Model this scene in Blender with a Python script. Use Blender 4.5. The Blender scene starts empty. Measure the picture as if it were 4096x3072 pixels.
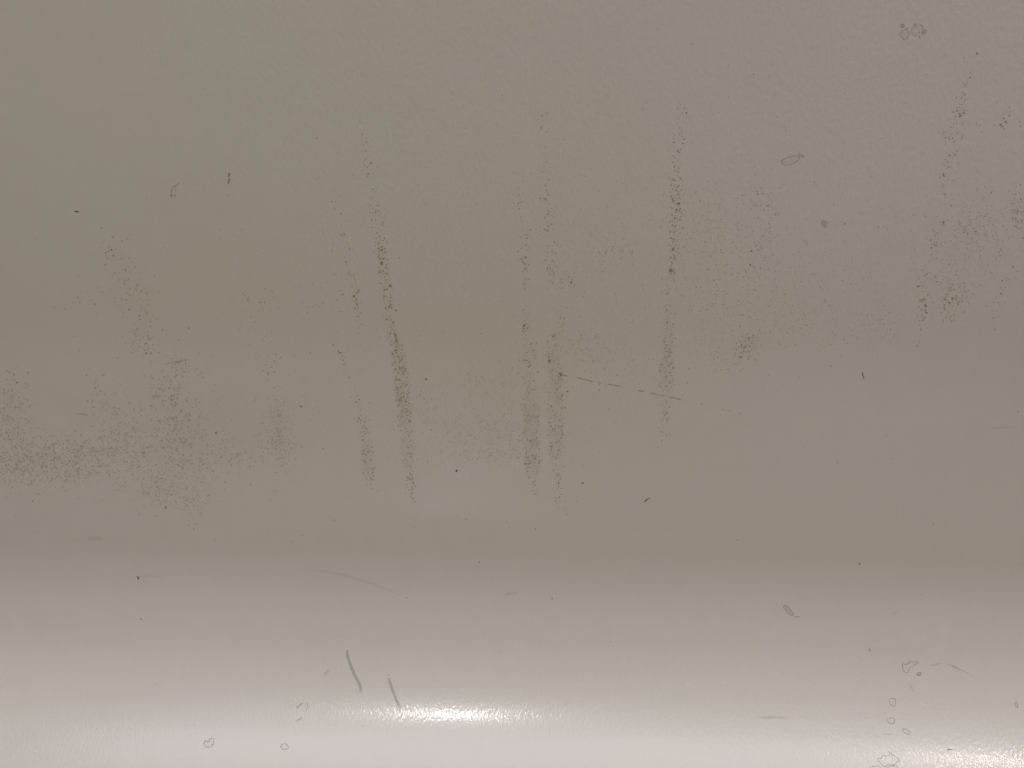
import bpy, math, random
from math import sin, cos, radians, pi
from mathutils import Vector, Matrix, noise

random.seed(7)
scene = bpy.context.scene
col = scene.collection

# ------------------------------------------------------------------ camera
D = 0.332                      # metres from the upright face to the lens
PITCH, YAW, ROLL = 30.0, 0.0, 1.2
cd = bpy.data.cameras.new('camera')
cam = bpy.data.objects.new('camera', cd)
col.objects.link(cam)
cd.sensor_width = 36.0
cd.lens = 27.0
cd.clip_start = 0.005
cd.clip_end = 50.0
cam.matrix_world = (Matrix.Translation((0, -D, 0)) @ Matrix.Rotation(radians(YAW), 4, 'Z')
                    @ Matrix.Rotation(radians(90 - PITCH), 4, 'X') @ Matrix.Rotation(radians(ROLL), 4, 'Z'))
scene.camera = cam

# ------------------------------------------------------------------ light: an indoor room, lamps overhead
world = bpy.data.worlds.new('World')
scene.world = world
world.use_nodes = True
bg = world.node_tree.nodes['Background']
bg.inputs['Color'].default_value = (1.0, 0.79, 0.48, 1)
bg.inputs['Strength'].default_value = 0.112
vs = scene.view_settings
vs.view_transform = 'Standard'
vs.look = 'None'
vs.exposure = 0.0
vs.gamma = 1.0
scene.cycles.transparent_max_bounces = 96


def area(name, loc, target, size, size_y, power, colour, shape='RECTANGLE'):
    l = bpy.data.lights.new(name, 'AREA')
    l.shape = shape
    l.size = size
    if shape in ('RECTANGLE', 'ELLIPSE'):
        l.size_y = size_y
    l.energy = power
    l.color = colour
    o = bpy.data.objects.new(name, l)
    col.objects.link(o)
    o.location = loc
    o.rotation_euler = (Vector(target) - Vector(loc)).to_track_quat('-Z', 'Y').to_euler()
    return o


CEIL = (1.0, 0.99, 1.12)
for y0, y1, glow in ((0.3, -1.1, 45.0), (-1.1, -1.9, 10.5), (-1.9, -2.6, 2.5), (-2.6, -3.6, 1.2)):
    area('ceiling_light', (0.35, (y0 + y1) / 2, 2.2), (0.35, (y0 + y1) / 2, -0.4), 4.0, y0 - y1, glow, CEIL)
area('spot_lamp', (-0.175, -1.086, 1.172), (0.0, -0.02, -0.47), 0.11, 0.11, 5.8, (1.0, 0.98, 0.97), 'DISK')
area('spot_lamp', (1.345, -0.345, 1.214), (0.3, -0.02, -0.47), 0.14, 0.14, 3.5, (1.0, 0.92, 0.78), 'DISK')

# ------------------------------------------------------------------ section of the panel (y, z), normal towards the room
Z_TOP, Z_BEND, R_BEND, Y_FRONT, THICK = 0.24, -0.364, 0.112, -0.31, 0.003
BOW = 13.0                     # degrees the face leans back just above the foot
LEAN = 4.0                     # and at its top
X_HALF = 0.62


def make_profile():
    # the upright face leans back above the curved foot, shaped to darken that band
    lean = radians(-BOW)
    n = 120
    h = (Z_TOP - Z_BEND) / n
    flat = []
    y, z = 0.0, Z_TOP
    for i in range(n + 1):
        t = min(1.0, max(0.0, (-0.06 - z) / (-0.06 - Z_BEND)))
        phi = radians(-LEAN) + (lean - radians(-LEAN)) * t * t * (3 - 2 * t)
        flat.append((y, z, phi))
        y -= sin(phi) * h
        z -= cos(phi) * h
    y, z, phi = flat[-1]
    L = R_BEND * (pi / 2 - lean) * 1.1
    n = 160
    bend = [(y, z, lean)]
    for i in range(n):                       # curvature eases in and out
        def ang(t):
            return lean + (0.45 * t + 0.55 * t * t * (3 - 2 * t)) * (pi / 2 - lean)
        phi = ang((i + 0.5) / n)
        y -= sin(phi) * L / n
        z -= cos(phi) * L / n
        bend.append((y, z, ang((i + 1) / n)))
    shelf = [(y + (Y_FRONT - y) * i / 6, z, pi / 2) for i in range(7)]
    return flat, bend, shelf


FLAT, BEND, SHELF = make_profile()
SECTION = FLAT + BEND[1:] + SHELF[1:]


# ------------------------------------------------------------------ where a line of sight meets the panel
F = 0.75 * 4096
CM = cam.matrix_world.to_3x3()
CO = cam.matrix_world.translation.copy()


def hit(px, py):
    """point and normal of the panel seen at a photograph position (4096 x 3072)"""
    d = CM @ Vector(((px - 2048) / F, -(py - 1536) / F, -1.0))
    for a, b in zip(SECTION[:-1], SECTION[1:]):
        ey, ez = b[0] - a[0], b[1] - a[1]
        den = d.y * ez - d.z * ey
        if abs(den) < 1e-12:
            continue
        qy, qz = a[0] - CO.y, a[1] - CO.z
        t = (qy * ez - qz * ey) / den
        u = (qy * d.z - qz * d.y) / den
        if t > 0 and -1e-6 <= u <= 1 + 1e-6:
            phi = a[2] + (b[2] - a[2]) * u
            return CO + d * t, Vector((0, -cos(phi), sin(phi)))
    return None, None


# ------------------------------------------------------------------ materials
def nodes_of(name):
    m = bpy.data.materials.new(name)
    m.use_nodes = True
    nt = m.node_tree
    return m, nt, nt.nodes['Principled BSDF'], nt.nodes['Material Output']


STAINS_AND_TINT = [(-0.10, -0.13, 0.30, 0.22, 0.75, (0.635, 0.615, 0.520)), (0.0, -0.215, 0.10, 0.06, 0.25, (0.615, 0.595, 0.455)),
          (-0.23, -0.240, 0.12, 0.035, 0.22, (0.585, 0.545, 0.475)), (-0.185, -0.250, 0.05, 0.04, 0.25, (0.580, 0.550, 0.470)),
          (0.26, 0.02, 0.28, 0.30, 0.8, (0.700, 0.655, 0.615))]


def panel_material():
    m, nt, p, out = nodes_of('off_white_gloss_finish')
    N, L = nt.nodes.new, nt.links.new
    tc = N('ShaderNodeTexCoord')
    # a little uneven ageing of the colour
    n1 = N('ShaderNodeTexNoise'); n1.inputs['Scale'].default_value = 7.0; n1.inputs['Detail'].default_value = 3.0
    L(tc.outputs['Object'], n1.inputs['Vector'])
    r1 = N('ShaderNodeValToRGB')
    r1.color_ramp.elements[0].position = 0.36; r1.color_ramp.elements[0].color = (0.660, 0.633, 0.568, 1)
    r1.color_ramp.elements[1].position = 0.64; r1.color_ramp.elements[1].color = (0.670, 0.631, 0.577, 1)
    L(n1.outputs['Fac'], r1.inputs['Fac'])
    n2 = N('ShaderNodeTexNoise'); n2.inputs['Scale'].default_value = 90.0; n2.inputs['Detail'].default_value = 4.0
    L(tc.outputs['Object'], n2.inputs['Vector'])
    mr = N('ShaderNodeMapRange'); mr.inputs['To Min'].default_value = 0.975; mr.inputs['To Max'].default_value = 1.025
    L(n2.outputs['Fac'], mr.inputs['Value'])
    mx = N('ShaderNodeMix'); mx.data_type = 'RGBA'; mx.blend_type = 'MULTIPLY'; mx.inputs[0].default_value = 1.0
    L(r1.outputs['Color'], mx.inputs[6]); L(mr.outputs['Result'], mx.inputs[7])
    # yellowed and brownish stains and a paler pinkish area at right, ragged outlines: (x, z, half width, half height, strength, colour)
    last = mx.outputs[2]
    wob = N('ShaderNodeTexNoise'); wob.inputs['Scale'].default_value = 16.0; wob.inputs['Detail'].default_value = 5.0
    L(tc.outputs['Object'], wob.inputs['Vector'])
    for sx_, sz_, rx, rz, k, c in STAINS_AND_TINT:
        mpn = N('ShaderNodeMapping')
        mpn.inputs['Location'].default_value = (-sx_ / rx, 0, -sz_ / rz)
        mpn.inputs['Scale'].default_value = (1 / rx, 0, 1 / rz)
        L(tc.outputs['Object'], mpn.inputs['Vector'])
        ln = N('ShaderNodeVectorMath'); ln.operation = 'LENGTH'; L(mpn.outputs['Vector'], ln.inputs[0])
        w1 = N('ShaderNodeMath'); w1.operation = 'MULTIPLY_ADD'; w1.inputs[1].default_value = 1.2
        L(wob.outputs['Fac'], w1.inputs[0]); L(ln.outputs['Value'], w1.inputs[2])
        mk_ = N('ShaderNodeMapRange'); mk_.interpolation_type = 'SMOOTHSTEP'
        mk_.inputs['From Min'].default_value = 0.7; mk_.inputs['From Max'].default_value = 1.75
        mk_.inputs['To Min'].default_value = k; mk_.inputs['To Max'].default_value = 0.0
        L(w1.outputs['Value'], mk_.inputs['Value'])
        st = N('ShaderNodeMix'); st.data_type = 'RGBA'; st.blend_type = 'MIX'
        L(mk_.outputs['Result'], st.inputs[0]); L(last, st.inputs[6]); st.inputs[7].default_value = (*c, 1)
        last = st.outputs[2]
    L(last, p.inputs['Base Color'])
    p.inputs['Roughness'].default_value = 0.29
    p.inputs['IOR'].default_value = 1.45
    p.inputs['Coat Weight'].default_value = 0.45
    p.inputs['Coat Roughness'].default_value = 0.15
    # orange peel of the moulding
    mp = N('ShaderNodeMapping'); mp.inputs['Scale'].default_value = (1.15, 0.75, 0.75)
    L(tc.outputs['Object'], mp.inputs['Vector'])
    b1 = N('ShaderNodeTexNoise'); b1.inputs['Scale'].default_value = 520.0; b1.inputs['Detail'].default_value = 2.0
    L(mp.outputs['Vector'], b1.inputs['Vector'])
    b2 = N('ShaderNodeTexNoise'); b2.inputs['Scale'].default_value = 60.0; b2.inputs['Detail'].default_value = 2.0
    L(tc.outputs['Object'], b2.inputs['Vector'])
    # the peel is stronger in some areas than in others
    b3 = N('ShaderNodeTexNoise'); b3.inputs['Scale'].default_value = 5.0
    L(tc.outputs['Object'], b3.inputs['Vector'])
    sx = N('ShaderNodeSeparateXYZ'); L(tc.outputs['Object'], sx.inputs['Vector'])
    ad = N('ShaderNodeMath'); ad.operation = 'MULTIPLY_ADD'; ad.inputs[1].default_value = 1.1
    L(sx.outputs['X'], ad.inputs[0]); L(b3.outputs['Fac'], ad.inputs[2])
    mr3 = N('ShaderNodeMapRange'); mr3.inputs['From Min'].default_value = 0.38; mr3.inputs['From Max'].default_value = 0.68
    mr3.inputs['To Min'].default_value = 0.5; mr3.inputs['To Max'].default_value = 1.0
    L(ad.outputs['Value'], mr3.inputs['Value'])
    bu1 = N('ShaderNodeBump'); bu1.inputs['Distance'].default_value = 0.00014
    L(mr3.outputs['Result'], bu1.inputs['Strength'])
    # on the rounded foot the finish is drawn out along the bend
    mz = N('ShaderNodeMapRange'); mz.inputs['From Min'].default_value = -0.40; mz.inputs['From Max'].default_value = -0.46
    mz.inputs['To Min'].default_value = 0.0; mz.inputs['To Max'].default_value = 1.0
    L(sx.outputs['Z'], mz.inputs['Value'])
    mpf = N('ShaderNodeMapping'); mpf.inputs['Scale'].default_value = (1.0, 0.6, 0.6)
    L(tc.outputs['Object'], mpf.inputs['Vector'])
    bf = N('ShaderNodeTexNoise'); bf.inputs['Scale'].default_value = 620.0; bf.inputs['Detail'].default_value = 2.0
    L(mpf.outputs['Vector'], bf.inputs['Vector'])
    bu3 = N('ShaderNodeBump'); bu3.inputs['Distance'].default_value = 0.00008
    L(mz.outputs['Result'], bu3.inputs['Strength']); L(bf.outputs['Fac'], bu3.inputs['Height']); L(bu3.outputs['Normal'], bu1.inputs['Normal'])
    L(b1.outputs['Fac'], bu1.inputs['Height'])
    bu2 = N('ShaderNodeBump'); bu2.inputs['Distance'].default_value = 0.0001; bu2.inputs['Strength'].default_value = 0.5
    L(b2.outputs['Fac'], bu2.inputs['Height']); L(bu1.outputs['Normal'], bu2.inputs['Normal'])
    L(bu2.outputs['Normal'], p.inputs['Normal'])
    L(bu2.outputs['Normal'], p.inputs['Coat Normal'])
    return m


def mark_material(name, colour, rough=0.5, soft=True, grain=0.0):
    """dirt or residue; its film thins out where the 'cover' value of the mesh falls"""
    m, nt, p, out = nodes_of(name)
    N, L = nt.nodes.new, nt.links.new
    tc = N('ShaderNodeTexCoord')
    n = N('ShaderNodeTexNoise'); n.inputs['Scale'].default_value = 300.0
    L(tc.outputs['Object'], n.inputs['Vector'])
    mr = N('ShaderNodeMapRange'); mr.inputs['To Min'].default_value = 0.8; mr.inputs['To Max'].default_value = 1.2
    L(n.outputs['Fac'], mr.inputs['Value'])
    mx = N('ShaderNodeMix'); mx.data_type = 'RGBA'; mx.blend_type = 'MULTIPLY'; mx.inputs[0].default_value = 1.0
    mx.inputs[6].default_value = (*colour, 1)
    L(mr.outputs['Result'], mx.inputs[7])
    L(mx.outputs[2], p.inputs['Base Color'])
    p.inputs['Roughness'].default_value = rough
    at = N('ShaderNodeAttribute'); at.attribute_name = 'cover'
    L(at.outputs['Fac'], p.inputs['Alpha'])
    return m


M_PANEL = panel_material()
M_DIRT = mark_material('olive_brown_dirt', (0.310, 0.282, 0.200))
M_OLIVE = mark_material('pale_olive_dirt', (0.485, 0.460, 0.330), 0.5)
M_FINE = mark_material('fine_brown_specks', (0.405, 0.370, 0.280), 0.5)
M_BROWN = mark_material('pale_brown_dirt', (0.560, 0.515, 0.425), 0.5)
M_FILM = mark_material('thin_olive_film', (0.600, 0.580, 0.430), 0.45)
M_BLACK = mark_material('black_grime', (0.030, 0.025, 0.020), 0.6)
M_GREY = mark_material('grey_residue', (0.360, 0.355, 0.345), 0.35)
M_TAN = mark_material('tan_residue', (0.600, 0.540, 0.400), 0.4)
M_PALE = mark_material('pale_scuff', (0.800, 0.780, 0.740), 0.4)


# ------------------------------------------------------------------ the panel
def link(name, verts, faces, mat, parent=None, cover=None, vnorm=None, kind=None, label=None):
    me = bpy.data.meshes.new(name)
    me.from_pydata([tuple(v) for v in verts], [], faces)
    me.materials.append(mat)
    me.polygons.foreach_set('use_smooth', [True] * len(me.polygons))
    if cover is not None:
        a = me.attributes.new('cover', 'FLOAT', 'POINT')
        a.data.foreach_set('value', cover)
    me.update()
    if vnorm is not None:
        me.normals_split_custom_set_from_vertices([tuple(v) for v in vnorm])
    o = bpy.data.objects.new(name, me)
    col.objects.link(o)
    if parent is not None:
        o.parent = parent
        root = parent
        while root.parent:
            root = root.parent
        o.matrix_parent_inverse = (Matrix.Translation(root.location).inverted() if parent is root else Matrix.Identity(4))
    if kind:
        o['kind'] = kind
    if label:
        o['label'] = label
    return o


panel = bpy.data.objects.new('moulded_panel', None)
panel.empty_display_size = 0.05
panel.location = (0, 0, SECTION[-1][1] - THICK)
col.objects.link(panel)
panel['label'] = 'glossy off-white moulded panel with dirt streaks, curving forward into a bright ledge at its foot'
panel['category'] = 'panel'


def sheet(name, sec, cap_start, cap_end, label):
    """a length of the panel: front skin, back skin and its open edges"""
    V, Fc, NV = [], [], []
    xs = [-X_HALF + 2 * X_HALF * i / 24 for i in range(25)]
    n = len(sec)

    def skin(off, flip):
        base = len(V)
        for (y, z, phi) in sec:
            nn = Vector((0, -cos(phi), sin(phi)))
            for x in xs:
                V.append(Vector((x, y, z)) - nn * off)
                NV.append(-nn if flip else nn)
        m = len(xs)
        for i in range(n - 1):
            for j in range(m - 1):
                q = (base + i * m + j, base + (i + 1) * m + j, base + (i + 1) * m + j + 1, base + i * m + j + 1)
                Fc.append(q if not flip else q[::-1])

    def strip(pa, pb, nrm):
        base = len(V)
        for a, b in zip(pa, pb):
            V.extend((a, b)); NV.extend((nrm, nrm))
        for i in range(len(pa) - 1):
            Fc.append((base + 2 * i, base + 2 * i + 1, base + 2 * i + 3, base + 2 * i + 2))

    skin(0.0, False)
    skin(THICK, True)
    for sx in (-1, 1):
        pa = [Vector((sx * X_HALF, y, z)) for (y, z, p) in sec]
        pb = [Vector((sx * X_HALF, y, z)) - Vector((0, -cos(p), sin(p))) * THICK for (y, z, p) in sec]
        strip(pa, pb, Vector((sx, 0, 0)))
    for flag, e, nrm in ((cap_start, sec[0], Vector((0, 0, 1))), (cap_end, sec[-1], Vector((0, -1, 0)))):
        if flag:
            nn = Vector((0, -cos(e[2]), sin(e[2])))
            strip([Vector((x, e[0], e[1])) for x in xs], [Vector((x, e[0], e[1])) - nn * THICK for x in xs], nrm)
    return link(name, V, Fc, M_PANEL, panel, vnorm=NV, label=label)


sheet('upright_face', FLAT, True, False, None)
sheet('curved_foot', BEND, False, False, 'smooth rounded foot of the panel, catching the lamp light')
sheet('ledge', SHELF, False, True, None)

# ------------------------------------------------------------------ marks on the panel
EPS = 0.00005


class Marks:
    """flat or slightly raised marks, drawn in photograph units and laid on the panel's surface"""

    def __init__(self):
        self.v, self.f, self.c = [], [], []

    def add(self, px, py, lift):
        p, n = hit(px, py)
        self.v.append(p + n * (EPS + lift))
        return len(self.v) - 1

    def speck(self, px, py, size, a=0.9, asp=None, ang=None, soft=0.35, k=7):
        """irregular crumb; size is its length"""
        if hit(px, py)[0] is None:
            return
        asp = asp if asp is not None else random.uniform(0.5, 0.95)
        ang = ang if ang is not None else random.uniform(0, pi)
        lift = random.uniform(0, 0.00004)
        r = size * 0.5
        c0 = self.add(px, py, lift + 0.00005)
        self.c.append(a)
        ring = []
        for i in range(k):
            t = 2 * pi * i / k + random.uniform(-.25, .25)
            rr = r * random.uniform(0.72, 1.2)
            x, y = cos(t) * rr, sin(t) * rr * asp
            try:
                ring.append(self.add(px + x * cos(ang) - y * sin(ang), py + x * sin(ang) + y * cos(ang), lift))
            except TypeError:
                return
            self.c.append(a * (1 - soft) if soft < 1 else 0.0)
        for i in range(k):
            self.f.append((c0, ring[(i + 1) % k], ring[i]))

    def ribbon(self, pts, w, a=0.8, soft=True, closed=False, jit=0.15, lift=0.00004):
        """a stroke along pts; w and a may be lists"""
        n = len(pts)
        W = w if isinstance(w, (list, tuple)) else [w] * n
        A = a if isinstance(a, (list, tuple)) else [a] * n
        rows = []
        for i in range(n):
            if closed:
                p0, p1 = pts[i - 1], pts[(i + 1) % n]
            else:
                p0, p1 = pts[max(i - 1, 0)], pts[min(i + 1, n - 1)]
            dx, dy = p1[0] - p0[0], p1[1] - p0[1]
            l = math.hypot(dx, dy) or 1
            nx, ny = -dy / l, dx / l
            ww = W[i] * 0.5 * random.uniform(1 - jit, 1 + jit)
            row = []
            for s, al in ((-1, 0.0 if soft else A[i]), (-0.35, A[i]), (0.35, A[i]), (1, 0.0 if soft else A[i])):
                row.append(self.add(pts[i][0] + nx * ww * s, pts[i][1] + ny * ww * s, lift if abs(s) < 1 else 0))
                self.c.append(al)
            rows.append(row)
        for i in range(n if closed else n - 1):
            a0, b0 = rows[i], rows[(i + 1) % n]
            for j in range(3):
                self.f.append((a0[j], b0[j], b0[j + 1], a0[j + 1]))

    def fill(self, pts, a=0.3, lift=0.0):
        cx = sum(p[0] for p in pts) / len(pts)
        cy = sum(p[1] for p in pts) / len(pts)
        c0 = self.add(cx, cy, lift); self.c.append(a)
        ring = []
        for p in pts:
            ring.append(self.add(p[0], p[1], lift)); self.c.append(a)
        for i in range(len(pts)):
            self.f.append((c0, ring[(i + 1) % len(pts)], ring[i]))

    def done(self, name, mat, parent=None, kind=None, label=None):
        if not self.f:
            return None
        return link(name, self.v, self.f, mat, parent or panel, cover=self.c, kind=kind, label=label)


def smooth(pts, closed=False, sub=5):
    out = []
    n = len(pts)
    rng = range(n) if closed else range(n - 1)
    for i in rng:
        if closed:
            p = [pts[(i + k) % n] for k in (-1, 0, 1, 2)]
        else:
            p = [pts[max(i - 1, 0)], pts[i], pts[i + 1], pts[min(i + 2, n - 1)]]
        for s in range(sub):
            t = s / sub
            q = []
            for c in (0, 1):
                q.append(0.5 * (2 * p[1][c] + (p[2][c] - p[0][c]) * t + (2 * p[0][c] - 5 * p[1][c] + 4 * p[2][c] - p[3][c]) * t * t
                                + (3 * p[1][c] - p[0][c] - 3 * p[2][c] + p[3][c]) * t ** 3))
            out.append(tuple(q))
    if not closed:
        out.append(tuple(pts[-1]))
    return out


ORIGIN = {'A': (0, 0), 'B': (1350, 0), 'C': (2696, 0), 'D': (0, 1010), 'E': (1350, 1010), 'F': (2696, 1010),
          'G': (0, 2022), 'H': (1350, 2022), 'I': (2696, 2022)}
Q = 1400 / 2212


def at(k, *pts):
    ox, oy = ORIGIN[k]
    return [(ox + x * Q, oy + y * Q) for x, y in pts]


VQ = 4096 / 2212

# ---- streaks: tracks of (x, y, half width, crumbs per 100 units, size) down the upright face
STREAKS = [
    ('long leaning dirt streak left of centre', [
        (778, 262, 8, 2, 3.0), (790, 350, 12, 8, 3.2), (800, 400, 12, 5, 3.0), (812, 460, 12, 22, 3.2), (824, 540, 13, 55, 3.4),
        (830, 590, 12, 80, 3.8), (836, 640, 12, 90, 3.8), (845, 700, 12, 80, 3.8), (858, 760, 13, 150, 3.8), (866, 820, 13, 220, 3.8),
        (872, 870, 13, 220, 3.6), (878, 930, 14, 130, 3.2), (884, 985, 12, 130, 3.0), (888, 1030, 11, 80, 3.0), (890, 1095, 9, 25, 2.6)]),
    ('thin dirt streak just left of the long leaning one', [
        (722, 400, 25, 4, 2.6), (735, 510, 25, 8, 2.8), (765, 600, 12, 30, 3.0), (768, 645, 10, 30, 3.2), (778, 690, 10, 22, 2.8), (785, 730, 8, 10, 2.8)]),
    ('dotted dirt streak lower left of the long leaning one', [
        (730, 690, 12, 10, 2.8), (730, 750, 10, 24, 3.0), (745, 800, 10, 18, 2.8), (772, 860, 12, 16, 2.8), (785, 920, 12, 80, 3.0),
        (793, 980, 12, 170, 3.2), (798, 1020, 10, 110, 2.8), (805, 1070, 10, 10, 2.6)]),
    ('dirt streak running down the middle', [
        (1122, 390, 12, 8, 3.0), (1132, 480, 18, 14, 2.8), (1132, 560, 14, 60, 2.8), (1135, 600, 12, 30, 2.6), (1136, 650, 12, 14, 2.6),
        (1135, 705, 13, 45, 2.8), (1142, 740, 16, 65, 2.8), (1140, 800, 16, 75, 2.8), (1143, 850, 16, 110, 3.0), (1146, 900, 16, 170, 3.2),
        (1148, 950, 15, 220, 3.4), (1150, 1000, 15, 200, 3.2), (1152, 1035, 13, 110, 2.8), (1158, 1080, 12, 14, 2.6)]),
    ('heavier dirt streak right of the middle one', [
        (1172, 230, 10, 6, 3.0), (1172, 275, 10, 6, 3.2), (1178, 350, 10, 8, 3.0), (1182, 450, 14, 22, 3.0), (1188, 520, 16, 26, 3.0),
        (1190, 570, 14, 60, 2.8), (1200, 640, 18, 14, 2.6), (1212, 690, 14, 26, 2.8), (1196, 735, 14, 70, 3.2), (1196, 775, 16, 150, 3.8),
        (1198, 820, 15, 130, 3.4), (1200, 870, 15, 150, 3.4), (1202, 930, 15, 190, 3.2), (1203, 980, 14, 130, 3.0), (1205, 1030, 12, 70, 2.8),
        (1210, 1080, 12, 40, 2.8), (1212, 1115, 12, 14, 2.6)]),
    ('upright dirt streak right of centre', [
        (1470, 220, 12, 6, 3.2), (1468, 290, 12, 18, 3.2), (1462, 350, 16, 20, 3.0), (1461, 395, 14, 65, 3.2), (1462, 440, 14, 75, 3.4),
        (1456, 500, 13, 45, 3.0), (1455, 545, 12, 80, 3.2), (1450, 590, 12, 55, 3.0), (1448, 650, 14, 20, 2.6), (1444, 700, 13, 75, 3.0),
        (1440, 745, 13, 130, 3.2), (1441, 800, 14, 170, 3.4), (1440, 850, 13, 90, 2.8), (1437, 890, 12, 90, 2.8), (1432, 930, 12, 30, 2.6),
        (1428, 975, 10, 8, 2.6)]),
    ('leaning dotted streak near the right edge', [
        (2095, 160, 8, 4, 3.0), (2080, 200, 12, 14, 3.0), (2072, 240, 12, 22, 3.2), (2058, 290, 14, 16, 3.0), (2050, 330, 16, 18, 3.0),
        (2040, 370, 12, 16, 2.8), (2040, 470, 16, 12, 2.8), (2025, 520, 22, 40, 2.8), (2010, 560, 22, 26, 2.6), (1992, 610, 14, 30, 3.0),
        (1996, 660, 14, 60, 3.4), (1990, 700, 18, 12, 2.8), (1988, 745, 16, 4, 2.6)]),
    ('faint dotted streak at the right edge', [
        (2165, 590, 10, 16, 2.8), (2160, 630, 10, 26, 2.8), (2150, 690, 10, 8, 2.6), (2150, 740, 8, 4, 2.6)]),
]
for label, tr in STREAKS:
    mk, thick, film = Marks(), Marks(), Marks()
    for (x0, y0, w0, d0, s0), (x1, y1, w1, d1, s1) in zip(tr[:-1], tr[1:]):
        ln = math.hypot(x1 - x0, y1 - y0)
        cnt = (d0 + d1) / 2 * ln / 100 * (0.62 if d0 + d1 > 160 else 1.15)
        cnt = int(cnt) + (random.random() < cnt % 1)
        for _ in range(cnt):
            t = random.random()
            if d0 + d1 > 0 and random.random() > (d0 + (d1 - d0) * t) / max(d0, d1):
                t = 1 - t
            w = w0 + (w1 - w0) * t
            dense = min(1.0, max(0.0, (d0 + d1) / 2 - 70) / 100)
            off = max(-1.6, min(1.6, random.gauss(0, 0.54)))
            if random.random() < 0.55 * dense:
                off = random.choice((-1, 1)) * random.gauss(0.85, 0.22)
            off *= w
            s = (s0 + (s1 - s0) * t) * random.choice((0.55, 0.7, 0.85, 1.0, 1.0, 1.25, 1.6)) * VQ
            if random.random() < min(1.0, dense * 1.6 + 0.12):
                thick.speck((x0 + (x1 - x0) * t + off) * VQ, (y0 + (y1 - y0) * t) * VQ, s * 0.92, a=random.uniform(0.8, 1.0), soft=0.1)
            else:
                mk.speck((x0 + (x1 - x0) * t + off) * VQ, (y0 + (y1 - y0) * t) * VQ, s * 0.78, a=random.uniform(0.75, 1.0), soft=0.1)
        if (d0 + d1) / 2 > 70:
            n = max(2, int(ln / 5))
            pts = [((x0 + (x1 - x0) * i / n + random.gauss(0, 1.2)) * VQ, (y0 + (y1 - y0) * i / n) * VQ) for i in range(n + 1)]
            film.ribbon(pts, [w0 * 2.7 * VQ] * (n + 1), [0.07 * max(0, min(1, ((d0 + (d1 - d0) * i / n) - 60) / 120)) for i in range(n + 1)], jit=0.35)
    o = mk.done('dirt_streak', M_DIRT, kind='stuff', label=label)
    thick.done('residue', M_OLIVE, parent=o, kind='stuff')
    film.done('film', M_FILM, parent=o, kind='stuff')

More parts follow.
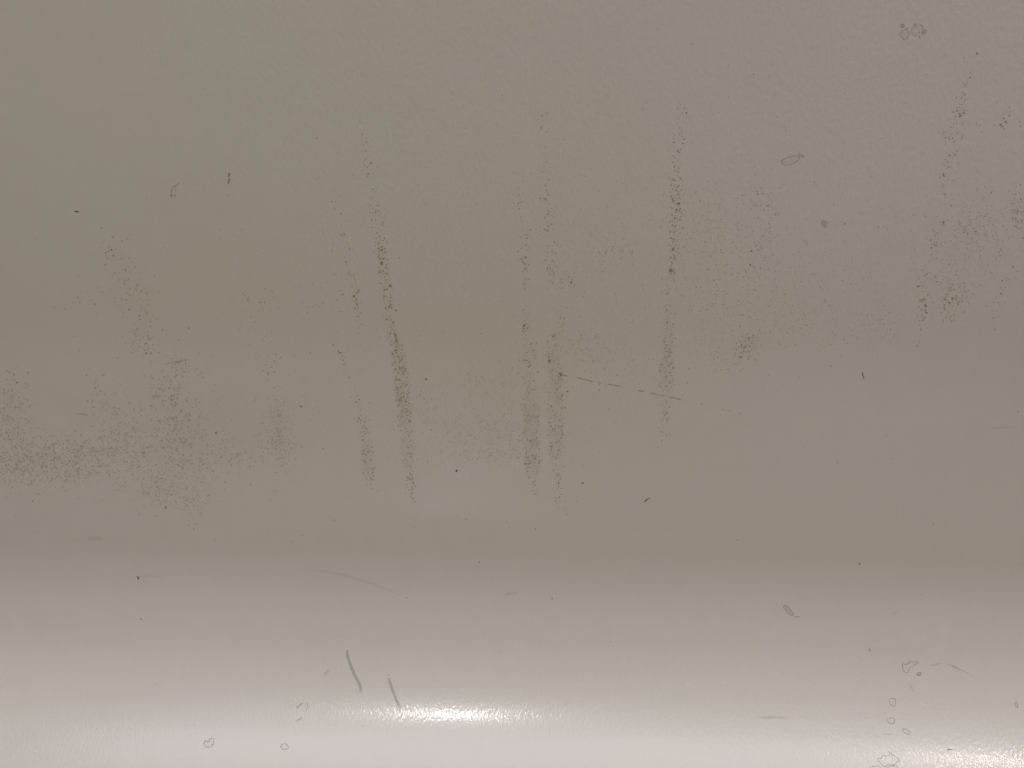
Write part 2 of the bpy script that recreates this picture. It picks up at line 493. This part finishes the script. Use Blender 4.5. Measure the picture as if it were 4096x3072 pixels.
# ---- patches: (label, [(cx, cy, sx, sy, crumbs, size, cover)], [(film cx, cy, sx, sy, count)])
PATCHES = [
    ('dense grimy patch at the left edge', [
        (20, 845, 22, 25, 60, 3.0, .6), (22, 910, 28, 40, 300, 2.9, .6), (40, 990, 40, 36, 420, 3.0, .62), (130, 990, 50, 34, 430, 3.1, .55),
        (225, 985, 55, 34, 330, 3.1, .52), (90, 1032, 70, 14, 90, 3.0, .6)],
        [(40, 960, 40, 50, 40), (140, 990, 80, 35, 50)]),
    ('smeared grimy patch beside the left edge patch', [
        (212, 855, 12, 25, 30, 3.8, .6), (245, 905, 30, 40, 90, 3.6, .55), (362, 840, 28, 42, 130, 3.6, .6), (390, 900, 26, 34, 120, 3.4, .6),
        (370, 960, 45, 45, 190, 3.2, .45), (300, 950, 55, 45, 160, 3.2, .42), (385, 1015, 55, 32, 190, 3.0, .4), (345, 1060, 45, 28, 150, 3.0, .42),
        (415, 1085, 30, 25, 100, 3.0, .4), (440, 940, 30, 60, 60, 3.0, .5), (480, 985, 50, 30, 80, 2.9, .42)],
        [(360, 980, 70, 50, 60), (360, 1060, 60, 30, 40)]),
    ('loose scatter of specks above the smeared patch', [
        (275, 620, 30, 50, 60, 2.8, .6), (310, 740, 18, 22, 60, 2.8, .45), (300, 690, 30, 40, 40, 2.6, .5), (240, 545, 22, 25, 14, 3.2, .75),
        (390, 780, 30, 20, 50, 2.8, .4), (170, 640, 30, 60, 16, 2.6, .5)], []),
    ('faint grimy patch left of the dotted streak', [
        (600, 900, 18, 30, 110, 3.0, .42), (605, 960, 22, 35, 190, 3.0, .36), (520, 970, 50, 25, 110, 2.8, .32), (550, 650, 30, 20, 30, 2.6, .5),
        (650, 670, 30, 20, 24, 2.4, .5), (580, 785, 12, 15, 20, 3.0, .5), (560, 760, 40, 50, 40, 2.4, .35)],
        [(600, 945, 25, 40, 14)]),
    ('fine olive speckle beside the middle streak', [
        (1070, 900, 55, 55, 330, 2.4, .85), (1080, 960, 55, 30, 260, 2.4, .8), (1030, 820, 25, 20, 45, 2.6, .9), (1100, 810, 30, 25, 60, 2.4, .9),
        (950, 930, 60, 60, 240, 2.4, .8), (910, 850, 25, 25, 50, 2.6, .85), (1060, 985, 40, 10, 70, 2.6, .8), (1240, 960, 30, 40, 50, 2.2, .8)],
        [(1090, 930, 110, 80, 60), (850, 900, 60, 80, 24)]),
    ('fine speckle right of the middle streaks', [
        (1265, 760, 35, 28, 150, 2.3, .6), (1320, 780, 45, 40, 120, 2.0, .5), (1230, 605, 20, 12, 26, 2.8, .6), (1330, 545, 28, 18, 46, 2.6, .6),
        (1330, 650, 90, 90, 170, 1.9, .5), (1290, 540, 60, 70, 90, 2.0, .5), (1340, 850, 60, 40, 60, 2.0, .45)], []),
    ('broad fine speckle right of the upright streak', [
        (1530, 470, 50, 50, 260, 2.0, .5), (1580, 560, 90, 70, 480, 2.0, .5), (1640, 440, 25, 30, 60, 2.6, .6), (1640, 540, 16, 40, 60, 2.4, .6),
        (1600, 680, 90, 60, 420, 2.0, .5), (1560, 770, 40, 25, 80, 2.2, .5), (1612, 745, 13, 18, 100, 3.0, .55), (1740, 690, 70, 40, 260, 2.0, .42),
        (1780, 600, 80, 60, 200, 1.9, .4), (1890, 710, 30, 22, 90, 2.2, .5), (1520, 640, 40, 60, 120, 2.0, .5)], []),
    ('clustered specks near the right edge', [
        (2055, 650, 20, 22, 110, 2.8, .65), (2062, 620, 22, 20, 50, 2.6, .6), (2030, 640, 40, 40, 70, 2.3, .55), (2100, 490, 30, 20, 110, 2.4, .55),
        (2080, 520, 50, 40, 150, 2.0, .5), (2150, 540, 50, 50, 260, 2.0, .45), (2203, 465, 14, 28, 90, 3.2, .5), (2170, 430, 40, 40, 120, 2.0, .45),
        (2165, 265, 20, 20, 14, 3.0, .45), (2110, 270, 50, 20, 12, 2.6, .4), (2050, 560, 60, 40, 90, 2.0, .5)], []),
    ('thin overall speckle across the face', [
        (800, 800, 260, 170, 420, 1.8, .5), (1050, 650, 200, 150, 320, 1.7, .5), (1300, 500, 220, 140, 360, 1.7, .5), (1700, 400, 200, 120, 130, 1.7, .45),
        (600, 500, 250, 150, 90, 1.9, .5), (1500, 820, 250, 90, 220, 1.8, .4), (1400, 250, 300, 90, 60, 1.9, .5), (250, 900, 150, 120, 120, 2.0, .4),
        (1000, 1130, 500, 50, 40, 2.0, .4), (1900, 550, 120, 90, 120, 1.8, .45)], []),
]
for label, crumbs, films in PATCHES:
    mk = Marks()
    for cx, cy, sx, sy, cnt, s, a in crumbs:
        for _ in range(cnt):
            x, y = random.gauss(cx, sx * 0.95), random.gauss(cy, sy * 0.85)
            if not (-60 < x < 2280 and 5 < y < 1180):
                continue
            mk.speck(x * VQ, y * VQ, s * (1.0 if 'grimy' in label else 0.85) * VQ * random.choice((0.6, 0.75, 0.9, 1.0, 1.2, 1.5)), a=min(1.0, a + 0.35) if s < 2.7 else random.uniform(0.8, 1.0), soft=0.1, k=6)
    o = mk.done('dirt_patch', M_BROWN if 'grimy' in label else M_OLIVE if 'olive' in label else M_FINE, kind='stuff', label=label)

# ---- the larger crumbs one by one
SPECKS = {
 'A': '716,394,3 628,700,4 866,1186,5 928,1243,5 638,1366,5 643,1440,8 224,1511,5 826,1481,9 804,1506,8 684,1556,7 706,1578,12 718,1615,12 632,1565,5 664,1595,4 590,1609,6 675,1624,6 707,1645,6 766,1637,7 750,1638,5 838,1654,7 412,1643,4 740,1428,4 1038,1563,5 1058,1580,5 945,1584,3 1532,1448,7 1500,1496,6 1916,1378,4 2001,872,9 2008,1134,6 2103,1200,7 2122,1202,6 2110,1068,5 2045,1470,6 2103,1539,8 2176,1480,9 2055,1527,5 2196,1535,6 1280,1211,3 1440,1232,8 1185,1626,4 1658,1602,5',
 'B': '1031,361,6 1041,603,7 1039,636,4 124,467,7 149,467,5 142,770,9 156,849,8 184,900,11 156,951,6 193,951,5 178,1006,8 166,1017,7 210,1030,13 171,1045,8 186,1036,4 219,1008,5 180,1099,6 226,1099,6 190,1115,6 207,1116,4 251,1057,5 102,1105,6 618,704,4 556,711,4 1315,464,4 1270,574,5 1326,714,8 1293,729,9 1285,808,9 1296,798,6 1335,812,6 1385,662,5 1547,697,5 1078,885,4 1328,921,4 1304,1028,7 1103,1098,6 1226,1093,8 1293,1085,8 1314,1085,5 1346,1093,6 1335,1135,9 1175,1140,7 1142,1191,8 1145,1231,8 1171,1227,5 1179,1272,7 1343,1229,5 1306,1257,7 832,1151,5 875,1292,5 930,1377,5 780,1484,6 1329,1331,8 1310,1376,11 1346,1415,9 1356,1416,8 1373,1343,5 1412,1354,5 1382,1307,6 1173,1449,7 1221,1451,8 1187,1480,6 1198,1504,9 1148,1485,5 1327,1457,8 1360,1448,6 1372,1530,10 1330,1553,10 1378,1598,10 1443,1521,6 1568,1114,6 1800,1161,7 1764,1150,5 1951,652,6 1720,1473,7 1755,1474,6 1740,1557,9 1739,1582,8 1803,1580,8 1655,1588,6 236,1211,9 219,1247,7 253,1298,10 221,1315,6 256,1329,6 207,1341,8 262,1346,8 263,1360,6 216,1391,10 220,1436,9 252,1472,9 262,1500,8 42,1479,10 78,1571,10 23,1424,5 392,1629,8 125,1628,6 476,1558,6 810,1585,5 2157,645,7 2166,662,6 2149,684,8 2205,713,12 2143,751,7 2202,776,8 2148,782,6 2165,809,6 2182,820,6 2131,854,8 2125,898,9 2182,905,11 2168,943,7 2121,983,6 2119,1026,7 2129,1055,9 2115,1132,10 2181,1143,8 2180,1172,8 2117,1197,8 2116,1253,12 2122,1266,8 2157,1288,24 2113,1314,9 2168,1318,12 2171,1368,11 2182,1440,13 2104,1503,12 2135,1515,8 2120,1575,16 2140,1592,9',
 'C': '117,275,7 195,454,6 344,408,6 504,470,12 600,482,5 622,408,4 677,541,5 722,570,5 641,598,5 651,741,8 1035,842,6 1267,482,5 1463,646,6 1453,1075,5 888,1152,9 419,1113,5 613,1065,6 1872,489,14 1871,459,8 1915,337,14 1833,363,8 1826,522,7 1822,583,10 1838,595,8 1784,616,9 1818,619,9 1842,627,8 1807,655,7 1788,679,9 1824,682,8 1833,698,8 1833,714,13 1806,718,14 1804,738,11 1778,737,9 1822,786,7 1681,790,7 1750,806,9 1768,804,7 1700,817,6 1790,846,7 1823,858,9 1817,875,10 1744,878,9 1700,849,5 1788,954,12 1774,978,10 1740,982,12 1713,1008,7 1795,1030,7 1711,1046,7 1726,1055,6 1750,1052,8 1702,1097,11 1708,1114,8 1730,1134,7 1764,1140,9 2121,677,10 2119,731,11 2085,748,14 2082,723,8 2095,770,10 2066,788,13 1911,790,8 1935,791,6 1943,834,7 1711,1228,11 1702,1222,7 2004,1217,11 1953,1239,8 1918,1197,8 1828,1283,7 1512,1357,6 1589,1367,8 1445,1390,5 1288,1434,7 1349,1450,8 1704,1404,18 1690,1419,8 1634,1452,8 1620,1517,9 1646,1546,11 1660,1533,10 1690,1541,10 1692,1555,9 1857,1475,12 1907,1462,14 1834,1467,8 1892,1445,10 433,1235,9 166,1267,10 530,1226,13 563,1221,8 562,1490,11 588,1300,11 568,1325,8 1080,1415,10 490,1586,16 527,1577,8',
 'D': '978,148,7 885,166,7 811,172,9 870,206,9 894,242,9 798,301,10 820,267,8 726,130,9 753,128,6 792,111,12 837,106,5 822,122,6 616,223,6 646,250,7 508,244,7 456,389,5 505,315,9 600,326,9 817,360,12 784,383,6 928,377,11 880,399,10 1003,254,6 726,567,7 742,666,8 500,607,8 501,622,7 467,530,6 177,629,5 107,718,6 61,759,7 180,757,10 162,829,8 175,843,8 181,931,7 107,823,10 1025,492,11 1195,477,9 1053,513,6 1132,550,9 1317,731,6 1356,839,7 1272,760,8 1283,790,9 838,577,8 922,575,14 880,598,11 847,608,8 914,618,10 926,636,11 834,631,9 950,467,7 935,526,6 547,774,10 1571,283,7 1567,298,14 1641,315,9 1671,314,9 1638,369,8 1725,286,6 1750,295,6 1588,408,10 1550,242,6 1865,319,6 1527,432,6 1957,420,6 1945,381,7 2040,319,8 1960,635,10 2026,223,6 2168,266,10 2145,238,7 2128,301,9 2151,372,7 2111,137,8 1684,709,7 1695,762,13 1750,702,7 2042,1237,10 1902,973,18 1365,1140,18 205,1572,9',
 'E': '799,223,8 1054,86,7 1478,190,14 2107,113,30 332,210,22 560,800,20 1268,754,12 1340,683,24 1180,461,18 1453,878,16 907,512,8 1946,349,7 1654,869,9 278,66,26 105,275,22 135,243,14 120,300,10 1410,770,26',
 'F': '952,299,8 990,717,9 427,395,9 1545,212,16 1652,150,10 1664,184,14 1710,296,14 1758,290,18 1740,318,14 1590,365,18 1597,380,16 1586,412,9 1748,405,10 2066,257,10 2018,412,10 2076,176,9 2143,90,12 1553,560,8 1538,589,9 1560,488,9 1035,1327,9 1373,1302,7 2175,1005,10 598,775,8 2020,490,7 482,75,18 547,100,14 422,662,18',
 'G': '890,718,11 225,165,6 2110,92,9 1842,228,8 985,1132,6 612,1408,6',
 'H': '812,86,8 1070,103,8 1250,149,9 897,358,9 435,585,9 1357,587,13 1726,863,9 161,1392,8 1032,923,6 1455,1034,4',
 'I': '1636,117,8 1172,368,14 1565,560,6 400,218,8 2201,313,6 1260,1400,5 1617,217,5',
}
flat_list = []
for k, s in SPECKS.items():
    for t in s.split():
        x, y, d = (float(u) for u in t.split(','))
        ox, oy = ORIGIN[k]
        flat_list.append((ox + x * Q, oy + y * Q, d * Q))
flat_list.sort(key=lambda t: -t[2])
rest = Marks()
for i, (x, y, d) in enumerate(flat_list):
    if i < 90:
        one = Marks()
        one.speck(x, y, d * 1.0, a=0.95 if d < 9 else 0.6, k=9, soft=0.15)
        one.done('dirt_speck', M_DIRT)
    else:
        rest.speck(x, y, d * 1.1, a=0.9, soft=0.1)
rest.done('dirt_speck', M_DIRT, kind='stuff', label='small dark specks dotted over the panel')

# ---- black nicks and slivers
for pts, w, label in (
        (at('E', (1938, 1578), (1950, 1566), (1965, 1556), (1980, 1549)), [4, 9, 7, 2], 'thin dark nick right of centre, above the curved foot'),
        (at('E', (748, 1385), (752, 1380), (757, 1374)), [8, 13, 7], 'small black chip below the middle of the face'),
        (at('E', (1544, 1461), (1550, 1457), (1556, 1453)), [4, 9, 4], 'tiny black chip between the middle and the dark nick'),
        (at('A', (469, 1334), (482, 1336), (497, 1338)), [4, 8, 9], 'short dark dash near the left edge'),
        (at('G', (868, 448), (873, 457), (879, 468)), [5, 10, 5], 'short dark nick on the left, where the curve begins'),
        (at('D', (1050, 1600), (1048, 1610), (1046, 1620)), [3, 7, 4], 'short brown nick under the smeared patch'),
        (at('F', (1189, 758), (1194, 776), (1201, 800)), [5, 6, 3], 'hair-thin dark nick on the right of the face'),
        (at('I', (1723, 1544), (1740, 1543), (1757, 1545)), [3, 5, 3], 'tiny dark dash beside the right-hand glint')):
    mk = Marks()
    mk.ribbon(smooth(pts), [q * Q * 1.3 for q in [w[0] + (w[1] - w[0]) * min(1, i / 5) if i < 5 else w[-2] + (w[-1] - w[-2]) * (i - 5) / max(1, (len(pts) - 1) * 5 - 5)
                                                  for i in range((len(pts) - 1) * 5 + 1)]], a=0.85)
    mk.done('nick', M_BLACK, label=label)

# ---- strokes: scratches and scuffs
def stroke(name, pts, w, a, mat, label=None, sub=6, soft=True, parent=None, jit=0.25):
    mk = Marks()
    p = smooth(pts, sub=sub)
    n = len(p)
    a *= 0.45 if name == 'scratch' and mat is M_GREY else 0.6 if name in ('scratch', 'residue_mark') else 0.5 if name == 'scuff' else 1.0
    A = [a * min(1.0, 0.25 + 4.0 * min(i, n - 1 - i) / n) for i in range(n)]
    W = [w * min(1.0, 0.4 + 4.0 * min(i, n - 1 - i) / n) for i in range(n)]
    mk.ribbon(p, W, A, soft=soft, jit=jit)
    return mk.done(name, mat, parent=parent, label=label)


def outline_stroke(name, pts, w, a, mat, label):
    """a filled stroke with a darker outline on both sides"""
    o = stroke(name, pts, w, a, mat, label, soft=False)
    p = smooth(pts, sub=6)
    for s in (-1, 1):
        q = []
        for i in range(len(p)):
            p0, p1 = p[max(i - 1, 0)], p[min(i + 1, len(p) - 1)]
            dx, dy = p1[0] - p0[0], p1[1] - p0[1]
            l = math.hypot(dx, dy) or 1
            e = w * 0.45 * min(1.0, 0.4 + 4.0 * min(i, len(p) - 1 - i) / len(p))
            q.append((p[i][0] - dy / l * e * s, p[i][1] + dx / l * e * s))
        mk = Marks(); mk.ribbon(q, 4.0, 0.30, jit=0.3)
        mk.done('rim', M_GREY, parent=o)
    return o


outline_stroke('scratch', at('H', (61, 912), (64, 950), (80, 1000), (105, 1065), (128, 1110), (146, 1150), (143, 1184)), 9.0, 0.6, M_GREY,
               'left one of two grey scratches on the curved foot')
o = outline_stroke('scratch', at('H', (326, 1090), (332, 1120), (350, 1170), (368, 1220), (388, 1265), (396, 1300)), 9.0, 0.5, M_GREY,
                   'right one of two grey scratches, ending at the bright glint')
mk = Marks(); mk.speck(*at('H', (323, 1073))[0], 6, a=0.8); mk.done('dot', M_GREY, parent=o)
for seg in (((1392, 765), (1410, 768), (1425, 774), (1462, 784)), ((1508, 791), (1540, 797), (1580, 807), (1618, 817)), ((1640, 821), (1655, 823), (1672, 826)),
            ((1706, 832), (1750, 838), (1792, 849)), ((1898, 873), (1918, 875), (1938, 878)), ((1980, 889), (2005, 894), (2030, 901)),
            ((2036, 900), (2055, 906), (2070, 909)), ((2095, 912), (2140, 921), (2170, 931))):
    stroke('scratch', at('E', *seg), 5 if seg[0][0] not in (1640,) else 3, 1.3, M_OLIVE)
for seg in (((300, 989), (318, 993)), ((335, 996), (355, 1001)), ((405, 1014), (420, 1016)), ((170, 956), (184, 962))):
    stroke('scratch', at('F', *seg), 5, 0.55, M_DIRT)
stroke('scuff', at('G', (1900, 405), (2050, 415), (2130, 432), (2200, 447), (2300, 478), (2420, 520), (2500, 552), (2545, 572)), 13, 0.13, M_GREY,
       'faint curved scuff where the foot begins to turn')
stroke('scuff', at('H', (1045, 566), (1075, 560), (1110, 553), (1150, 549)), 14, 0.22, M_GREY)
stroke('scuff', at('I', (530, 1342), (590, 1340), (640, 1339), (720, 1342)), 13, 0.3, M_GREY)
stroke('scuff', at('I', (1320, 1443), (1350, 1444), (1390, 1443)), 8, 0.25, M_GREY)
stroke('scuff', at('G', (880, 444), (960, 450), (1050, 448)), 14, 0.12, M_GREY)
stroke('scuff', at('G', (550, 210), (600, 205), (650, 215)), 22, 0.16, M_DIRT)
stroke('scuff', at('I', (1375, 690), (1392, 682), (1410, 672)), 10, 0.3, M_DIRT)
stroke('scuff', at('I', (1484, 1115), (1496, 1140), (1505, 1160), (1518, 1180)), 11, 0.25, M_GREY)
stroke('scuff', at('I', (1510, 1120), (1500, 1140), (1480, 1180)), 8, 0.15, M_GREY)
stroke('scuff', at('I', (1610, 1012), (1640, 1008), (1690, 995)), 10, 0.3, M_GREY)
stroke('scuff', at('F', (1990, 1112), (2060, 1108), (2150, 1100)), 6, 0.35, M_PALE)
stroke('scuff', at('F', (565, 751), (590, 750)), 7, 0.4, M_PALE)
stroke('scratch', at('I', (1715, 1000), (1760, 1015), (1800, 1032), (1860, 1062), (1920, 1100)), 3.2, 0.75, M_GREY, 'hair-thin curved scratch near the lower right corner')
stroke('scratch', at('I', (1758, 1013), (1790, 1026)), 4, 0.8, M_DIRT)
stroke('scuff', at('D', (1040, 706), (1075, 698), (1110, 690), (1150, 684), (1210, 678)), 6, 0.45, M_DIRT)
stroke('scuff', at('D', (1130, 705), (1138, 685), (1140, 664)), 6, 0.4, M_DIRT)
stroke('scuff', at('D', (480, 1022), (510, 1020), (560, 1028)), 7, 0.4, M_DIRT)
stroke('scuff', at('D', (1150, 752), (1178, 754)), 9, 0.45, M_DIRT)
stroke('scuff', at('E', (470, 1400), (476, 1440), (487, 1490)), 5, 0.5, M_DIRT)
stroke('scuff', at('E', (355, 500), (370, 540), (380, 580)), 12, 0.5, M_DIRT)

# ---- dried drops: a thin film with a darker rim
def drop(k, pts, label=None, film=0.14, rim=0.55, w=4.2, mat=None, name='dried_drop', closed=True, sub=4):
    mat = mat or M_GREY
    p = smooth(at(k, *pts), closed=closed, sub=sub)
    p = [(x + 1.2 * noise.noise(Vector((x * .11, y * .11, 0))), y + 1.2 * noise.noise(Vector((x * .11, y * .11, 5)))) for x, y in p]
    p = [q for q in p if hit(*q)[0] is not None]
    m1 = Marks(); m1.fill(p, film * (0.22 if film < 0.25 else 0.4))
    o = m1.done(name, mat, label=label)
    m2 = Marks()
    ph = random.uniform(0, 9)
    A = [rim * (0.72 if mat is M_DIRT else 0.95) * (0.7 + 0.45 * noise.noise(Vector((i * 0.35 + ph, ph, 0)))) for i in range(len(p))]
    m2.ribbon(p, w, A, closed=closed, jit=0.35)
    m2.done('rim', mat, parent=o)
    return o


def oval(cx, cy, rx, ry, ang=0.0, n=10, rough=0.12):
    c, s = cos(radians(ang)), sin(radians(ang))
    out = []
    for i in range(n):
        t = 2 * pi * i / n
        r = 1 + random.uniform(-rough, rough)
        x, y = cos(t) * rx * r, sin(t) * ry * r
        out.append((cx + x * c - y * s, cy + x * s + y * c))
    return out


drop('A', [(1130, 1154), (1118, 1170), (1090, 1184), (1082, 1205), (1082, 1238)], 'hooked residue outline on the upper left', film=0.0, rim=0.65, w=6, mat=M_DIRT, closed=False, name='residue_mark')
stroke('residue_mark', at('A', (1108, 1180), (1108, 1205), (1106, 1236)), 4, 0.35, M_DIRT)
drop('A', oval(1106, 1235, 5, 5), film=0.6, rim=0.5, mat=M_DIRT, name='residue_mark')
drop('A', oval(1086, 1238, 7, 5), film=0.5, rim=0.4, mat=M_DIRT, name='residue_mark')
stroke('residue_mark', at('A', (1452, 1090), (1448, 1105), (1442, 1118)), 9, 1.2, M_DIRT, 'broken dark mark below the upper left quarter')
stroke('residue_mark', at('A', (1440, 1128), (1450, 1132), (1446, 1148), (1442, 1168)), 7, 1.2, M_DIRT)
drop('C', [(678, 1022), (690, 1008), (715, 997), (745, 987), (775, 982), (790, 988), (786, 1010), (760, 1028), (735, 1038), (712, 1047), (690, 1037)],
     'leaf-shaped dried drop on the upper right', film=0.12, rim=0.6, w=4.5, mat=M_DIRT)
drop('C', oval(797, 979, 10, 8, 30), film=0.2, rim=0.55, mat=M_DIRT)
drop('C', oval(816, 986, 5, 7, 20), film=0.7, rim=0.6, mat=M_DIRT)
drop('C', [(1430, 213), (1438, 200), (1455, 190), (1472, 192), (1485, 208), (1480, 232), (1466, 249), (1452, 248), (1440, 235), (1432, 225)],
     'left dried drop of the pair at the upper right', film=0.2, rim=0.5, mat=M_DIRT, w=5)
drop('C', [(1500, 185), (1515, 172), (1525, 160), (1540, 165), (1536, 182), (1550, 200), (1548, 215), (1530, 222), (1516, 228), (1508, 210), (1500, 200)],
     'right dried drop of the pair at the upper right', film=0.18, rim=0.5, mat=M_DIRT, w=5)
drop('C', oval(1443, 163, 12, 11, -20), film=0.5, rim=0.5, mat=M_DIRT)
drop('C', oval(1580, 200, 16, 13, -30), film=0.5, rim=0.45, mat=M_DIRT)
drop('C', oval(1525, 154, 8, 6), film=0.4, rim=0.5, mat=M_DIRT)
stroke('residue_mark', at('C', (1545, 153), (1565, 160), (1568, 175), (1560, 185)), 8, 0.45, M_DIRT)
drop('C', oval(1553, 232, 4, 4), film=0.6, rim=0.5, mat=M_DIRT)
drop('C', oval(1472, 180, 6, 5), film=0.5, rim=0.5, mat=M_DIRT)
drop('C', [(932, 1415), (940, 1394), (952, 1392), (960, 1404), (975, 1402), (965, 1416), (956, 1438), (946, 1440), (944, 1428)], film=0.35, rim=0.45, mat=M_DIRT)
drop('C', oval(1282, 910, 11, 8), film=0.5, rim=0.0, mat=M_PALE, name='scuff')
drop('I', [(690, 640), (702, 630), (715, 634), (728, 650), (742, 668), (756, 684), (750, 693), (738, 694), (722, 680), (706, 662)],
     'slanting bar-shaped dried drop where the foot begins to curve', film=0.28, rim=0.5, w=5)
stroke('residue_mark', at('I', (756, 708), (772, 703), (796, 702)), 7, 0.5, M_GREY)
drop('G', [(1290, 1505), (1294, 1490), (1303, 1485), (1310, 1494), (1322, 1490), (1328, 1474), (1342, 1472), (1352, 1482), (1350, 1502), (1338, 1520), (1320, 1527), (1300, 1523)],
     'heart-shaped dried drop at the lower left', film=0.10, rim=0.6, w=5)
drop('G', [(1776, 1524), (1784, 1510), (1798, 1503), (1812, 1510), (1824, 1522), (1818, 1536), (1800, 1544), (1786, 1540)],
     'small round dried drop right of the heart-shaped one', film=0.10, rim=0.6, w=5)
drop('I', [(1444, 1002), (1462, 1004), (1484, 998), (1490, 984), (1506, 990), (1528, 986), (1540, 986), (1538, 998), (1520, 1006), (1500, 1018), (1486, 1034), (1478, 1050), (1466, 1056), (1452, 1046), (1446, 1026)],
     'ragged dried drop at the lower right', film=0.05, rim=0.55, w=4.5)
drop('I', [(1534, 1068), (1540, 1056), (1552, 1054), (1562, 1060), (1554, 1074), (1542, 1078)], 'small grey blot under the ragged dried drop', film=0.6, rim=0.6)
drop('I', [(1364, 1225), (1380, 1218), (1398, 1222), (1400, 1245), (1394, 1268), (1376, 1264), (1362, 1250)], 'square dried drop, topmost in the column at the lower right', film=0.16, rim=0.6, w=4)
drop('I', [(1346, 1354), (1360, 1346), (1378, 1340), (1394, 1350), (1394, 1368), (1378, 1382), (1360, 1374)], 'round dried drop under the square one', film=0.16, rim=0.6, w=4)
drop('I', [(1444, 1414), (1456, 1412), (1474, 1418), (1488, 1426), (1488, 1444), (1470, 1444), (1454, 1434)], 'oval dried drop right of the round one', film=0.18, rim=0.65, w=4)
drop('I', oval(2163, 1259, 8, 17, -15, rough=0.06), 'upright oval dried drop at the right edge', film=0.2, rim=0.75, w=4)
drop('I', [(1288, 1600), (1306, 1598), (1318, 1580), (1336, 1584), (1342, 1576), (1356, 1582), (1362, 1564), (1372, 1562), (1380, 1578), (1396, 1584), (1412, 1594), (1424, 1612), (1406, 1624), (1392, 1640), (1370, 1640), (1350, 1638), (1338, 1650), (1318, 1644), (1308, 1626), (1292, 1618)],
     'large ragged dried drop at the bottom edge', film=0.04, rim=0.65, w=4)
drop('I', [(1236, 1668), (1244, 1654), (1262, 1648), (1286, 1648), (1304, 1656), (1312, 1670), (1290, 1684), (1256, 1684)], film=0.08, rim=0.6, w=4)
drop('I', [(1352, 1650), (1380, 1646), (1404, 1648), (1422, 1656), (1418, 1672), (1388, 1682), (1360, 1672)], film=0.08, rim=0.5, w=4)
stroke('residue_mark', at('G', (2050, 1080), (2062, 1060), (2084, 1034)), 13, 0.35, M_TAN, 'faint tan smudge left of the two scratches')
stroke('chip', at('G', (1872, 1284), (1892, 1264), (1915, 1248)), 10, 0.6, M_TAN, 'lifted tan and white chip at the lower left')
stroke('chip', at('G', (1912, 1246), (1930, 1240), (1934, 1250)), 8, 0.9, M_PALE)
stroke('chip', at('G', (1944, 1240), (1944, 1270), (1932, 1305)), 5, 0.5, M_TAN)
stroke('chip', at('G', (1870, 1366), (1895, 1350), (1910, 1340)), 7, 0.3, M_GREY)
drop('I', oval(1237, 912, 7, 9), film=0.3, rim=0.3)
